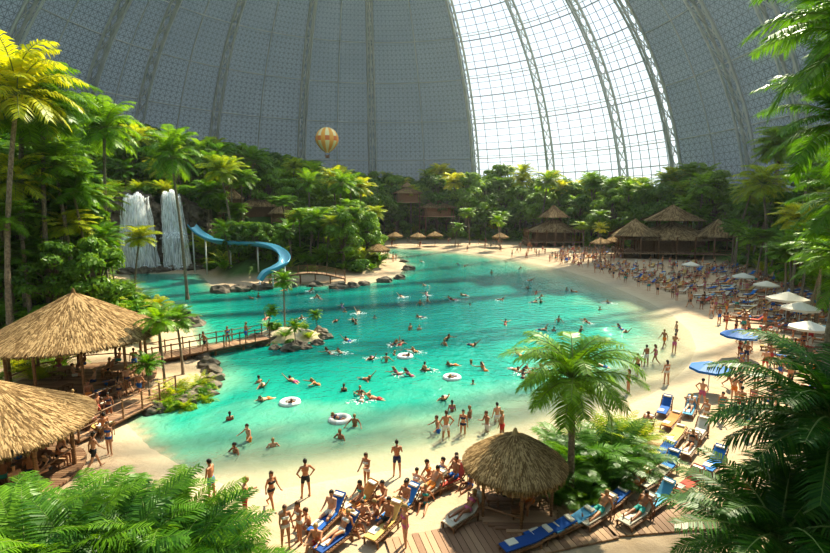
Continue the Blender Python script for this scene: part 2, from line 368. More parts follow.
# ribs: twin-chord trusses
mb=MB()
def truss(c1,off,lo=0,hi=90,r=.42,dx=1.5,step=3.0):
    n=int((hi-lo)/step); A=[];B=[];C=[]
    for k in range(n+1):
        t=lo+(hi-lo)*k/n; p=S(c1,t,off); 
        tan=Vector((0,1,0)) if c1[0]=='b' else Vector((math.cos(math.radians(c1[1])),-math.sin(math.radians(c1[1])),0))
        w=dx*max(.25,math.cos(math.radians(t))) if c1[0]=='c' else dx
        A.append(p-tan*w); B.append(p+tan*w); C.append(S(c1,t,off+2.2))
    tube(mb,A,r,5); tube(mb,B,r,5); tube(mb,C,r*.8,5)
    for k in range(n):
        tube(mb,[A[k],B[k+1]],.16,3); tube(mb,[B[k],A[k+1]],.16,3); tube(mb,[A[k],C[k+1]],.12,3); tube(mb,[B[k],C[k+1]],.12,3)
for r in allr: truss(('c',r),.6)
for y in range(-36,115,16):
    truss(('b',90,y),.6); truss(('b',-90,y),.6)
for t in np.arange(0,88,9.0):
    pts=[S(c,t,.35) for c in cols[1:-1]]; tube(mb,pts,.16,4,0,False)
for i in range(len(allr)-1):
    if allr[i]>=gl0-.1 and allr[i+1]<=gl1+.1: continue
    a=(allr[i]+allr[i+1])/2; tube(mb,[S(('c',a),t,.3) for t in np.arange(0,86,3)],.2,4,0,False)
place(mb.mesh('dome_rib_trusses',[M['steel']]),'dome_rib_trusses')
mb=MB()
gi=[i for i,r in enumerate(allr) if gl0-.1<=r<gl1-.1]
for i in gi:
    n=6
    for k in range(1,n): tube(mb,[S(('c',allr[i]+(allr[i+1]-allr[i])*k/n),t,.2) for t in np.arange(0,90,2.5)],.14,3,0,False)
for q,t in enumerate(np.arange(2,88,1.5)): tube(mb,[S(('c',gl0+(gl1-gl0)*k/14),t,.2) for k in range(15)],.24 if q%4==0 else .12,3,0,False)
place(mb.mesh('glazing_bars',[M['steel_w']]),'glazing_bars')

# ---------------------------------------------------------------- plants
Z=Vector((0,0,1))
def frond(mb,o,az,el,Ln,droop,nl,ll,lw,hang=.25,st=.03,N=9,lm=0,sm=1):
    h=Vector((math.cos(az),math.sin(az),0)); side=Vector((-math.sin(az),math.cos(az),0)); p=Vector(o); pts=[]
    for i in range(N+1):
        pts.append(p.copy()); e=el-droop*((i/N)**1.25); p=p+(h*math.cos(e)+Z*math.sin(e))*(Ln/N)
    tube(mb,pts,[st*(1-.85*i/N) for i in range(N+1)],4,sm,False)
    V=[];Fc=[]
    for k in range(nl):
        s=.13+.87*(k+.5)/nl; x=s*N; i=min(int(x),N-1); q=pts[i].lerp(pts[i+1],x-i); T=(pts[i+1]-pts[i]).normalized()
        up=side.cross(T)*-1
        if up.z<0: up=-up
        for sg in (-1,1):
            l=ll*(math.sin(math.pi*(.13+.8*s))**.75)*R_(.85,1.12)
            D=(side*sg*.82+T*R_(.42,.62)+up*R_(.0,.22)).normalized()
            m_=q+D*l*.5-Z*l*hang*.25; tp=q+D*l*.93-Z*l*hang
            w=T*lw
            b_=len(V); V+= [q-w*.35,q+w*.35,m_+w*.5,m_-w*.5,tp]; Fc+=[(b_,b_+1,b_+2,b_+3),(b_+3,b_+2,b_+4)]
    mb.add(V,Fc,lm)
def palm_mesh(name,H,nf,fl,nl,ll,lw,lean=.6,seed=0,tr=.16,mats=None,coco=True,droop=(1.3,2.0)):
    random.seed(seed); mb=MB(); la=R_(0,6.28); n=22
    pts=[];rd=[]
    for i in range(n+1):
        s=i/n; pts.append(Vector((math.cos(la)*lean*s**1.8,math.sin(la)*lean*s**1.8,H*s-.3*(1-s)))); rd.append(tr*(1.35-.6*s**.5)*(1.09 if i%2 else .95)+ (.12*tr/.16*max(0,1-s*9)))
    tube(mb,pts,rd,9,2)
    top=pts[-1]
    capsule(mb,top-Z*.1,top+Z*.35,tr*.85,tr*.5,1,8)
    for i in range(nf):
        f=i/nf; az=i*2.39996+R_(-.2,.2); el=math.radians(82-100*f**1.1+R_(-8,8)); 
        frond(mb,top+Z*.15*(1-f),az,el,fl*R_(.85,1.08)*(.75+.25*math.sin(math.pi*min(1,f+.25))),R_(*droop)*(1-.45*f),nl,ll,lw,R_(.25,.5),.035*fl/2.7)
    if coco:
        for i in range(7):
            a=R_(0,6.28); ellips(mb,top+Vector((math.cos(a)*tr*1.5,math.sin(a)*tr*1.5,-.12+R_(-.1,.08))),(.12,.12,.15),mi=3,nu=8,nv=6)
    return mb.mesh(name,mats or [M['palmleaf'],M['stem'],M['trunk'],M['coco']],False)
PALM=[palm_mesh('palm_far_%d'%i,H,24,3.4,17,.95,.16,lean=R_(.3,1.8),seed=20+i,mats=[M['palmleaf_y'] if i%3==2 else M['palmleaf'],M['stem'],M['trunk'],M['coco']]) for i,H in enumerate((7,8.5,10,6,9))]
PH=[7+1.8,8.5+1.8,10+1.8,6+1.8,9+1.8]
TALL=[palm_mesh('palm_tall_%d'%i,H,34,3.9,26,1.1,.12,lean=R_(.3,2),seed=120+i,mats=[M['palmleaf_y'] if i==1 else M['palmleaf'],M['stem'],M['trunk'],M['coco']]) for i,H in enumerate((12,12,12))]
def areca_mesh(name,nf,fl,nl,ll,lw,seed,mats,spread=.35):
    random.seed(seed); mb=MB()
    for i in range(nf):
        a=R_(0,6.28); r=R_(0,spread); el=math.radians(R_(48,86)); frond(mb,(math.cos(a)*r,math.sin(a)*r,-.1),a+R_(-.5,.5),el,fl*R_(.7,1.1),R_(1.0,1.9),nl,ll,lw,R_(.15,.4),.02)
    return mb.mesh(name,mats)
ARE=[areca_mesh('areca_%d'%i,24,3.0,16,.6,.09,40+i,[M['palmleaf_y'] if i%2 else M['palmleaf'],M['stem']]) for i in range(3)]
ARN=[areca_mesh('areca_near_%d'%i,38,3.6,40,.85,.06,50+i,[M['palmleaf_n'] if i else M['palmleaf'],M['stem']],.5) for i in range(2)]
def banana_mesh(seed):
    random.seed(seed); mb=MB()
    for i in range(12):
        a=i*2.4+R_(-.2,.2); el=math.radians(R_(50,85)); Ln=R_(1.6,2.6); N=8; p=Vector((R_(-.2,.2),R_(-.2,.2),0)); h=Vector((math.cos(a),math.sin(a),0)); sd=Vector((-math.sin(a),math.cos(a),0)); V=[];pts=[]
        for k in range(N+1):
            e=el-1.5*(k/N)**1.5; pts.append(p.copy()); s=max(0,(k/N-.25)/.75); w=.32*math.sin(math.pi*min(.97,s*.93+.03))**.6 if s>0 else .02
            V+=[p-sd*w+Z*w*.4,p,p+sd*w+Z*w*.4]; p=p+(h*math.cos(e)+Z*math.sin(e))*(Ln/N)
        Fc=[]
        for k in range(N): Fc+=[(k*3,k*3+1,k*3+4,k*3+3),(k*3+1,k*3+2,k*3+5,k*3+4)]
        mb.add(V,Fc,0); tube(mb,pts,.02,4,1,False)
    return mb.mesh('banana',[M['bushleaf'],M['stem']])
BAN=[banana_mesh(60),banana_mesh(61)]
def leaves(mb,c,r,n,sz,mi):
    V=[];Fc=[]
    for i in range(n):
        d=Vector((random.gauss(0,1),random.gauss(0,1),random.gauss(0,1))).normalized(); d.z=abs(d.z)*1.0 if random.random()<.75 else d.z
        q=Vector(c)+Vector((d.x*r[0],d.y*r[1],d.z*r[2]))*R_(.72,1.06)
        nn=(d+Vector((R_(-.8,.8),R_(-.8,.8),R_(-.3,.9)))).normalized(); a=nn.orthogonal().normalized(); a=Matrix.Rotation(R_(0,6.28),3,nn)@a; b=nn.cross(a); s=sz*R_(.7,1.3)
        k=len(V); V+=[q-a*s,q+b*s*.42,q+a*s,q-b*s*.42]; Fc.append((k,k+1,k+2,k+3))
    mb.add(V,Fc,mi)
def tree_mesh(seed,H,sz=.34,nc=22,nl=190):
    random.seed(seed); mb=MB(); tube(mb,[(0,0,-.5),(R_(-.2,.2),R_(-.2,.2),H*.4),(R_(-.5,.5),R_(-.5,.5),H*.75)],[.32,.24,.1],7,1)
    for i in range(nc):
        a=i*2.4; rr=R_(.3,1)*H*.3; z=H*R_(.3,.94); rr*=1.15-.8*max(0,z/H-.55)/.4; c=(math.cos(a)*rr,math.sin(a)*rr,z)
        tube(mb,[(0,0,H*.3),Vector(c)*.6+Vector((0,0,z*.3)),c],[.12,.08,.03],4,1,False)
        s=R_(.09,.15)*H; leaves(mb,c,(s,s,s*.75),nl,sz,0)
    return mb.mesh('tree',[M['treeleaf'],M['bark']])
TREE=[tree_mesh(70+i,H) for i,H in enumerate((10,12,9,11))]; TH=[10.3,12.3,9.3,11.3]
def bush_mesh(seed,sz=.22):
    random.seed(seed); mb=MB()
    for i in range(7):
        a=i*2.4; c=(math.cos(a)*R_(0,.9),math.sin(a)*R_(0,.9),R_(.3,.9)); tube(mb,[(0,0,-.1),c],[.05,.02],4,1,False); leaves(mb,c,(.75,.75,.6),120,sz,0)
    return mb.mesh('bush',[M['bushleaf'],M['bark']])
BUSH=[bush_mesh(80),bush_mesh(81,.3)]

random.seed(5)
SKY=[(-80,20),(0,62),(30,62),(60,84),(130,118),(200,140),(260,152),(300,162),(350,172),(400,178),(450,166),(520,168),(600,172),(640,176),(700,166),(750,152),(790,115),(830,60),(900,10)]
su=[a for a,b in SKY]; sv=[b for a,b in SKY]
LIM=[(126,190,270,92),(188,298,284,84),(622,726,262,112),(526,582,250,140),(424,448,208,172),(476,497,208,178),(246,275,222,116),(398,416,194,172),(118,150,186,93),(275,400,208,115)]
def vlimit(u,y,cr):
    v=float(np.interp(u,su,sv)); du=cr*F/max(y,5)
    v+=R_(-4,14)
    for a,b,vv,ym in LIM:
        if a-du<u<b+du and y<ym: v=max(v,vv)
    return v
def plant(kind,x,y,zt,jit=(.8,1.25),grow=True):
    if kind=='palm':
        if random.random()<.4: me=random.choice(TALL); h=14
        else: i=random.randrange(5); me=PALM[i]; h=PH[i]
        nmn='palm_tree'; cr=2.4
    elif kind=='tree': i=random.randrange(4); me=TREE[i]; h=TH[i]; nmn='broadleaf_tree'; cr=3
    elif kind=='areca': me=random.choice(ARE); h=3.0; nmn='areca_palm'; cr=1.5
    elif kind=='banana': me=random.choice(BAN); h=2.3; nmn='banana_plant'; cr=1
    else: me=random.choice(BUSH); h=1.5; nmn='leafy_bush'; cr=1
    sc=R_(*jit); u,v=proj(x,y,zt+h*sc); lim=vlimit(u,y,cr*sc)
    b=(CV-lim)/F; ztop=CAMZ+y*(b*cp-sp)/(cp+b*sp); s2=(ztop-zt)/h
    if v<lim:
        if s2<.42: return False
        sc=min(sc,s2)
    elif grow and kind in('palm','tree') and s2<(1.5 if kind=='tree' and y<120 else 1.75) and random.random()<.55: sc=s2
    place(me,nmn,(x,y,zt-.1),R_(0,6.28),sc); return True
def indome(x,y,m=6):
    if y>cy: return math.hypot(x-cx,y-cy)<RD-m
    return abs(x-cx)<RD-m
def scatter(step,fn,dmin,dmax,jit=(.8,1.25),grow=True):
    g=[]
    for y in np.arange(14,220,step):
        for x in np.arange(-104,84,step):
            g.append((x+R_(-.45,.45)*step,y+R_(-.45,.45)*step))
    A=np.array(g); z,s,dc=terrain(A[:,0],A[:,1])
    for (x,y),zz,ss,d in zip(g,z,s,dc):
        if d<dmin or d>dmax or ss<.8 or not indome(x,y): continue
        u,v=proj(x,y,zz)
        if u<-110 or u>950: continue
        k=fn(x,y,d,u)
        if k: plant(k,x,y,float(zz),jit,grow)
def f_main(x,y,d,u):
    r=random.random()
    if y>140: return 'tree' if r<.72 else 'palm'
    if x<0: return 'palm' if r<.55 else ('tree' if r<.8 else 'areca')
    return 'palm' if r<.65 else 'tree'
scatter(4.4,f_main,1.5,70,(.9,1.35))
def f_low(x,y,d,u):
    r=random.random(); return 'areca' if r<.4 else ('banana' if r<.65 else 'bush')
scatter(2.6,f_low,.2,9,(.8,1.4))
def f_low2(x,y,d,u):
    if x>-8 or y>105: return None
    return random.choice(['areca','banana','bush','areca'])
scatter(3.0,f_low2,9,40,(1.2,2.2))
def f_mid(x,y,d,u):
    if x>-12 or y>100: return None
    return random.choice(['tree','palm','palm'])
scatter(3.3,f_mid,2.0,34,(.42,.95),False)

def at(kind,u,v,sc,top=None):
    x,y=G(u,v); z=tz(x,y); 
    if kind=='palm': i=random.randrange(5); place(PALM[i],'palm_tree',(x,y,z-.1),R_(0,6.28),sc)
    elif kind=='areca': place(random.choice(ARE),'areca_palm',(x,y,z-.1),R_(0,6.28),sc)
    elif kind=='near': place(random.choice(ARN),'areca_palm',(x,y,z-.1),R_(0,6.28),sc)
    elif kind=='banana': place(random.choice(BAN),'banana_plant',(x,y,z-.1),R_(0,6.28),sc)
    else: place(random.choice(BUSH),'leafy_bush',(x,y,z-.1),R_(0,6.28),sc)
for u,v,y,s in ((28,96,44,1.25),(95,124,54,1.15),(178,152,64,1.1),(-20,75,40,1.3),(62,160,46,1.05),(15,175,42,1.0),(100,195,54,.95),(55,222,45,.85),(100,250,52,.75),(25,250,43,.8),(130,235,62,.75),(0,215,42,.9),(75,195,50,.9),(205,190,98,1.1),(240,178,100,1.1),(285,200,100,.95),(318,212,98,.9),(290,226,92,.75),(345,205,112,1.0),(240,208,98,.8),(370,212,118,.9),(150,165,112,1.3),(740,190,95,1.2),(775,180,80,1.2),(700,205,125,1.0),(800,215,60,1.0),(760,235,75,.9),(600,215,135,1.0),(585,225,132,.9),(735,225,95,.9),(815,260,48,.8),(790,250,56,.8),(500,215,150,1),(470,212,155,1)):
    p=P(u,v,y); g=tz(p.x,p.y); zs=(p.z-g)/12.5
    if zs<.15: continue
    place(random.choice(TALL),'palm_tree',(p.x,p.y,g-.1),R_(0,6.28),(s,s,max(.45,min(zs,1.7))))
# hero palm
hero=palm_mesh('hero_palm',4.8,34,3.15,40,.85,.06,lean=.2,seed=3,tr=.14,mats=[M['palmleaf'],M['stem'],M['trunk'],M['coco']],droop=(1.5,2.4))
x,y=G(570,497); place(hero,'coconut_palm_tree',(x,y,.3),.4,1)
for k in ((548,488,.6),(592,488,.6),(560,500,.35),(583,502,.35),(610,470,.8),(625,455,.8),(600,450,.8),(640,440,.6),(545,470,.6),(575,470,.8),(620,440,.7)): at(random.choice(['near','areca']),*k)
for k in ((535,486,.6),(605,482,.6),(620,470,.6),(565,492,.4),(588,480,.7)): at('bush',*k)
for u,v,s in ((183,372,.55),(165,385,.5),(285,330,.5),(318,333,.28),(150,400,.35),(296,345,.3),(160,355,.4),(268,334,.3)): at('palm',u,v,s)
for u,v,s in ((175,395,.6),(190,392,.55),(200,385,.5),(165,402,.5),(205,395,.35),(185,402,.4),(270,332,.5),(300,330,.4),(285,338,.4),(300,342,.3),(270,341,.35),(310,337,.35)): at('areca',u,v,s); at('bush',u+4,v+2,s*.9)
for u,v,s in ((-10,590,1.05),(60,580,1.05),(115,552,1.0),(170,556,.9),(30,600,1.1),(100,600,1.2),(160,595,1.1),(205,590,.8)): at('near',u,v,s)
for u,v,s in ((175,528,.5),(140,508,.5),(20,372,.9),(60,366,.8),(40,380,.7),(-10,390,1),(95,515,.6)): at('areca',u,v,s)
for u,v,s in ((40,550,.9),(100,530,.9),(150,530,.9),(0,560,.9),(190,548,.8)): at('bush',u,v,s)
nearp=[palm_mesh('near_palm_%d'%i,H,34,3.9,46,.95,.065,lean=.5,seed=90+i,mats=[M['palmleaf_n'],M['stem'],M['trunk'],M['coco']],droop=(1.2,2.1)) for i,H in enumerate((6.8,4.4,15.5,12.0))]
def nearpalm2(i,u,v,y,H,rz,k=1.0):
    p=P(u,v,y); g=tz(p.x,p.y); s=(p.z-g)/H; place(nearp[i],'coconut_palm_tree',(p.x,p.y,g),rz,(k,k,s) )
nearpalm2(0,842,436,11,6.8,0,.82); nearpalm2(1,792,560,10.5,4.4,1,.85); nearpalm2(1,862,505,12,4.4,2.2,.9)
nearpalm2(2,862,45,15,15.5,2,1.0); nearpalm2(3,866,125,20,12,3,1.0); nearpalm2(3,858,200,26,12,4.4,1.0); nearpalm2(0,862,265,27,6.8,2,.95)
nearpalm2(3,868,10,20,12,.5,1.1)

# ---------------------------------------------------------------- thatch
def thatch(mb,R,ze,za,p=1.0,n=900,sq=False,rx=1,ry=1,c=(0,0),mi=0,mb_=1,ln=.6,wd=.09):
    def f(a):
        return 1/max(abs(math.cos(a)),abs(math.sin(a)))*(.9) if sq else 1
    def pt(a,r): 
        return Vector((c[0]+rx*R*f(a)*r*math.cos(a),c[1]+ry*R*f(a)*r*math.sin(a),za-(za-ze)*r**p))
    ns=32; nr=7; V=[]
    for j in range(nr+1):
        for i in range(ns): V.append(pt(2*math.pi*i/ns,max(.01,j/nr)))
    Fc=[(j*ns+i,(j+1)*ns+i,(j+1)*ns+(i+1)%ns,j*ns+(i+1)%ns) for j in range(nr) for i in range(ns)]
    mb.add(V,Fc,mb_)
    V2=[v-Z*.18 for v in V]; mb.add(V2,[q[::-1] for q in Fc],mb_)
    V=[];Fc=[]
    SL=math.hypot(R,za-ze)
    for i in range(n):
        a=R_(0,6.2832); r0=math.sqrt(R_(0,1))*1.0; dl=ln/SL*R_(.6,1.3); r1=min(r0+dl,1.0+.35*ln/SL); r0=max(.02,r1-dl)
        rm=(r0+r1)/2; da=R_(-.03,.03); w=wd*R_(.6,1.5)
        A,Bm,C=pt(a,r0)+Z*.03,pt(a+da*.5,rm)+Z*R_(.05,.08),pt(a+da,r1)+Z*R_(-.02,.09)
        sd=Vector((-math.sin(a),math.cos(a),0))*w*.5
        k=len(V); V+=[A-sd,A+sd,Bm+sd,Bm-sd,C+sd*.4,C-sd*.4]; Fc+=[(k,k+1,k+2,k+3),(k+3,k+2,k+4,k+5)]
    for i in range(int(n*.3)):
        a=R_(0,6.2832); A=pt(a,.985); sd=Vector((-math.sin(a),math.cos(a),0))*wd*.5; o=Vector((math.cos(a)*R_(0,.12),math.sin(a)*R_(0,.12),-R_(.1,.38)))
        k=len(V); V+=[A-sd,A+sd,A+sd*.5+o,A-sd*.5+o]; Fc.append((k,k+1,k+2,k+3))
    mb.add(V,Fc,mi)
HM=[M['thatch'],M['thatchbase'],M['wood'],M['plank'],M['cream']]
def hut(name,x,y,R,ze,za,p=1.0,n=1400,npost=8,deck=True,rz=0,ln=.6,wd=.09,z0=.3,bench=True,sc=1):
    mb=MB(); thatch(mb,R,ze,za,p,n,ln=ln,wd=wd)
    capsule(mb,(0,0,za-.15),(0,0,za+.2),.18,.07,0)
    for i in range(npost):
        a=2*math.pi*(i+.5)/npost; q=(math.cos(a)*R*.78,math.sin(a)*R*.78); zt=za-(za-ze)*.78**p-.1
        tube(mb,[(q[0],q[1],0),(q[0],q[1],zt)],.09 if R>3 else .06,7,2)
        a2=a+2*math.pi/npost; q2=(math.cos(a2)*R*.78,math.sin(a2)*R*.78); tube(mb,[(q[0],q[1],zt-.05),(q2[0],q2[1],zt-.05)],.06,5,2)
        tube(mb,[(q[0],q[1],zt-.05),(0,0,za-.25)],.05,5,2)
        if i!=npost*3//4 and R>1.5: tube(mb,[(q[0],q[1],.95 if R>3 else .55),(q2[0],q2[1],.95 if R>3 else .55)],.045,5,2)
    if deck:
        ns=int(R*2/.2)
        for i in range(ns):
            yy=-R*.88+(i+.5)*(2*R*.88/ns); hw=math.sqrt(max(0,(R*.88)**2-yy*yy)); box(mb,(0,yy,.1),(2*hw,2*R*.88/ns-.02,.1),3)
    if bench:
        for i in range(3 if R>3 else 1):
            a=i*2.1+.5; q=(math.cos(a)*R*.42,math.sin(a)*R*.42) if R>3 else (0,0)
            tube(mb,[(q[0],q[1],.1),(q[0],q[1],.72)],.05,6,2); tube(mb,[(q[0],q[1],.72),(q[0],q[1],.77)],.5,14,3)
            for s in (0,1.57,3.14,4.71):
                e=(q[0]+math.cos(s)*.8,q[1]+math.sin(s)*.8); box(mb,(e[0],e[1],.42),(.45,.45,.06),2,rz=s)
                for dx in (-.18,.18):
                    for dy in (-.18,.18): box(mb,(e[0]+dx,e[1]+dy,.25),(.05,.05,.32),2)
    return place(mb.mesh(name,HM),name,(x,y,z0),rz,sc)
random.seed(11)
hut('thatched_pavilion',*G(82,384),5.0,3.5,6.2,1.0,9000,10,ln=.8,wd=.06)
hut('thatched_pavilion',*G(-4,480),3.7,2.5,4.6,.95,8000,8,ln=.7,wd=.05)
hut('thatched_hut',*G(513,508),1.9,1.95,3.05,1.3,6000,6,ln=.4,wd=.035)
def pavilion(name,x,y,W,D,rz,big=True,z0=.3):
    mb=MB()
    for i in range(int(D/.4)): box(mb,(0,-D/2+i*.4+.2,1.3),(W,.37,.12),3)
    for i in range(7):
        for j in range(4):
            px=-W*.46+W*.92*i/6; py=-D*.46+D*.92*j/3; tube(mb,[(px,py,-.3),(px,py,5.0)],.16,6,2)
    for sgn in (-1,1):
        for h in (1.8,2.3): box(mb,(0,sgn*D*.48,h),(W*.96,.08,.08),2)
        for k in range(24): box(mb,(-W*.48+k*W*.96/23,sgn*D*.48,1.85),(.06,.06,1.0),2)
    for sgn in (-1,1):
        for h in (1.8,2.3): box(mb,(sgn*W*.48,0,h),(.08,D*.96,.08),2)
    box(mb,(0,D*.18,2.6),(W*.6,D*.4,2.4),2)
    thatch(mb,W/2,4.4,8.4,.85,4500,True,1.0,D/W,ln=1.4,wd=.16)
    for k in range(4):
        sx=(-1,1)[k%2]; sy=(-1,1)[k//2]; tube(mb,[(sx*W*.12,sy*D*.12,6.5),(sx*W*.12,sy*D*.12,9)],.14,6,2)
    thatch(mb,W*.27,8.6,12.2,.85,2200,True,1.0,D/W*1.1,ln=1.2,wd=.16)
    if big:
        thatch(mb,W*.22,5.2,9.0,.9,1600,True,1,1,c=(-W*.34,-D*.12),ln=1.2,wd=.16); thatch(mb,W*.22,5.2,9.0,.9,1600,True,1,1,c=(W*.38,-D*.1),ln=1.2,wd=.16)
    return place(mb.mesh(name,HM),name,(x,y,z0),rz)
x,y=G(674,258); pavilion('beach_restaurant_pavilion',x,y+2,24,13,-.25,True,.3)
x,y=G(554,246); pavilion('beach_restaurant_pavilion',x,y+2,17,12,-.1,False,.3)
for u,v,yy,R in ((436,216,176,6.5),(487,216,182,5.2),(407,202,176,5.0),(259,219,118,4.6),(283,226,114,3.0),(232,212,110,2.8)):
    p=P(u,v,yy); g=tz(p.x,p.y); s=max(p.z-g,.2); mb=MB(); thatch(mb,R,3.0,5.6,.9,1400,True,ln=1,wd=.16)
    thatch(mb,R*.45,5.2,6.9,.9,400,True,ln=.8,wd=.14)
    for sx in (-1,1):
        for sy in (-1,1): tube(mb,[(sx*R*.75,sy*R*.75,-s-.5),(sx*R*.75,sy*R*.75,3.2)],.15,6,2)
    box(mb,(0,0,1.5),(R*1.3,R*1.3,3),2); box(mb,(0,0,-.1),(R*1.7,R*1.7,.2),3)
    place(mb.mesh('hillside_lodge',HM),'hillside_lodge',p,.2)

# ---------------------------------------------------------------- waterfall + cliff
random.seed(21)
wc=P(160,270,96); mb=MB()
for i in range(120):
    x=R_(-11.5,10.5); z=R_(-.5,13.6); 
    if abs(x)>6.5: z*=.8
    s=R_(.8,1.8); ellips(mb,(x,R_(0,2.5)+z*.12,z),(s*1.2,s*1.1,s*R_(.9,1.7)),mi=0,nu=14,nv=10,disp=.6,seed=i)
for i in range(16):
    s=R_(.5,1.1); ellips(mb,(R_(-8,8),R_(-6.5,-4),.1),(s*1.3,s,s*.9),mi=0,nu=12,nv=8,disp=.6,seed=300+i)
place(mb.mesh('waterfall_cliff',[M['rock']],False),'waterfall_cliff',(wc.x,96,0),.45)
mb=MB()
for xc,hw,zt in ((-3.1,1.9,14.4),(2.7,1.35,15.0)):
    for i in range(260):
        q=max(-1.35,min(1.35,random.gauss(0,.62))); w=R_(.015,.085); o=R_(0,1.0)
        ztl=zt-.5*abs(q)+.3*math.sin(q*5)
        z1=R_(-.3,.2) if random.random()<.55 else R_(1,9); z0=ztl+R_(-.2,.15) if random.random()<.55 else R_(5,13); V=[];N=12
        wig=R_(0,6)
        for k in range(N+1):
            t=k/N; z=z0+(z1-z0)*t**1.3; fz=(zt-z)/zt
            yy=-2.0-o-1.3*math.sqrt(max(fz,0))-(.7 if fz>.55 else 0); xx=xc+hw*q*(.8+.55*fz)+.5*fz*(1 if xc>0 else -.4)+.12*math.sin(wig+t*9)
            if k==0 and z0>ztl-.4: yy=-.5
            ww=w*(1+2.0*fz); V+=[(xx-ww,yy,z),(xx+ww,yy+R_(-.06,.06),z)]
        mb.add(V,[(2*k,2*k+1,2*k+3,2*k+2) for k in range(N)],0)
    for i in range(170):
        x=xc+random.gauss(0,1.0)*hw*1.2; s=R_(.06,.32); ellips(mb,(x*1.1,-4.3+R_(-1.6,1.0),abs(random.gauss(0,.7))),(s*1.3,s,s*.8),mi=0,nu=7,nv=5,disp=.4,seed=i)
    for i in range(50):
        x=xc+random.gauss(0,.6)*hw; s=R_(.05,.2); ellips(mb,(x,-3.6+R_(-.4,.4),zt*.42+random.gauss(0,.35)),(s*1.6,s,s*.8),mi=0,nu=7,nv=5,disp=.4,seed=i)
place(mb.mesh('waterfall',[M['waterfall']]),'waterfall',(wc.x,96,0),.45)
for i in range(46):
    x=wc.x+R_(-15,15); y=96+R_(-3,4); z=R_(2,14) if abs(x-wc.x)>7.2 else 13.8+R_(0,.8)
    if abs(x-wc.x)<7.2: y=98+R_(0,2)
    me=random.choice(BUSH+ARE); place(me,'leafy_bush' if me in BUSH else 'areca_palm',(x,y,z),R_(0,6),R_(.9,1.5))

def rocks(name,pts,smin,smax,sd):
    random.seed(sd); mb=MB()
    for i,(u,v) in enumerate(pts):
        x,y=G(u,v,0); s=R_(smin,smax); ellips(mb,(x,y,.05),(s*1.3,s,s*.75),mi=0,nu=12,nv=8,disp=.5,seed=sd+i)
    place(mb.mesh(name,[M['rock']]),name)
rocks('shore_rocks',[(213,372),(214,380),(210,388),(203,394),(192,399),(180,404),(168,407),(158,410),(205,350),(202,358),(209,366),(150,413)],.35,.7,5)
rocks('island_rocks',[(258,338),(263,345),(275,349),(290,350),(305,348),(318,344),(325,338),(320,332),(268,341),(298,346)],.4,.75,30)
rocks('shore_rocks',[(400,279),(385,282),(365,285),(340,288),(315,286),(290,287),(262,289),(240,291),(222,292),(408,270),(404,262),(352,287),(180,314),(192,325)],.6,1.3,60)

# ---------------------------------------------------------------- water slide
key=[(192,224,90),(200,232,88),(215,239,86),(235,241,84),(255,242,82),(272,245,79.5),(283,252,77),(284,260,75),(275,266,73.5),(264,271,72.5),(258,279,72)]
kp=[P(*k) for k in key]; sm=[]
for i in range(len(kp)-1):
    a=kp[max(i-1,0)];b=kp[i];c=kp[i+1];d=kp[min(i+2,len(kp)-1)]
    for k in range(8):
        t=k/8; sm.append(.5*((2*b)+(c-a)*t+(2*a-5*b+4*c-d)*t*t+(3*b-a-3*c+d)*t**3))
sm.append(kp[-1]); mb=MB(); V=[];K=9; rr=.85
for i,p in enumerate(sm):
    t=(sm[min(i+1,len(sm)-1)]-sm[max(i-1,0)]).normalized(); a=t.cross(Z).normalized(); b=a.cross(t)
    for r in (rr,rr-.1):
        for k in range(K):
            an=math.pi*(1+k/(K-1)); V.append(p+a*math.cos(an)*r+b*math.sin(an)*r*.9)
Fc=[];F2=[];n2=2*K
for i in range(len(sm)-1):
    for k in range(K-1): Fc.append((i*n2+k,i*n2+k+1,(i+1)*n2+k+1,(i+1)*n2+k)); F2.append((i*n2+K+k,(i+1)*n2+K+k,(i+1)*n2+K+k+1,i*n2+K+k+1))
    Fc.append((i*n2,(i+1)*n2,(i+1)*n2+K,i*n2+K)); Fc.append((i*n2+K-1,i*n2+2*K-1,(i+1)*n2+2*K-1,(i+1)*n2+K-1))
mb.add(V,Fc,0); mb.add(V,F2,1)
for i in range(0,len(sm),11):
    p=sm[i]; g=min(tz(p.x,p.y),p.z-1); tube(mb,[(p.x,p.y,g-.3),(p.x,p.y,p.z-rr*.85)],.13,7,2)
place(mb.mesh('water_slide',[M['slide'],M['slide2'],M['white']],True),'water_slide')

# ---------------------------------------------------------------- piers, boardwalk
def walkway(name,A,B,w,z,rail=True,arch=0,piles=True):
    A=Vector((A[0],A[1],0));B=Vector((B[0],B[1],0)); d=B-A; Ln=d.length; rz=math.atan2(d.y,d.x); mb=MB(); n=int(Ln/.24)
    hz=lambda s: z+arch*math.sin(math.pi*s)
    for i in range(n): s=(i+.5)/n; box(mb,(s*Ln,0,hz(s)),(.22,w,.06),0)
    for sg in (-1,1):
        tube(mb,[(Ln*k/10,sg*w*.42,hz(k/10)-.1) for k in range(11)],.08,5,1)
        if rail:
            for h in (.55,1.0): tube(mb,[(Ln*k/10,sg*w*.47,hz(k/10)+h) for k in range(11)],.04,5,1)
            m_=max(2,int(Ln/1.3))
            for k in range(m_+1): s=k/m_; tube(mb,[(s*Ln,sg*w*.47,hz(s)-.1),(s*Ln,sg*w*.47,hz(s)+1.1)],.05,6,1)
        if piles:
            m_=max(2,int(Ln/2))
            for k in range(m_+1): s=k/m_; tube(mb,[(s*Ln,sg*w*.4,-1.6),(s*Ln,sg*w*.4,hz(s))],.09,6,1)
    return place(mb.mesh(name,[M['plank'],M['wood']]),name,(A.x,A.y,0),rz)
walkway('wooden_pier',G(150,362),G(266,340),1.7,.55)
walkway('wooden_footbridge',G(270,283),G(345,281),2.0,.8,True,1.0)
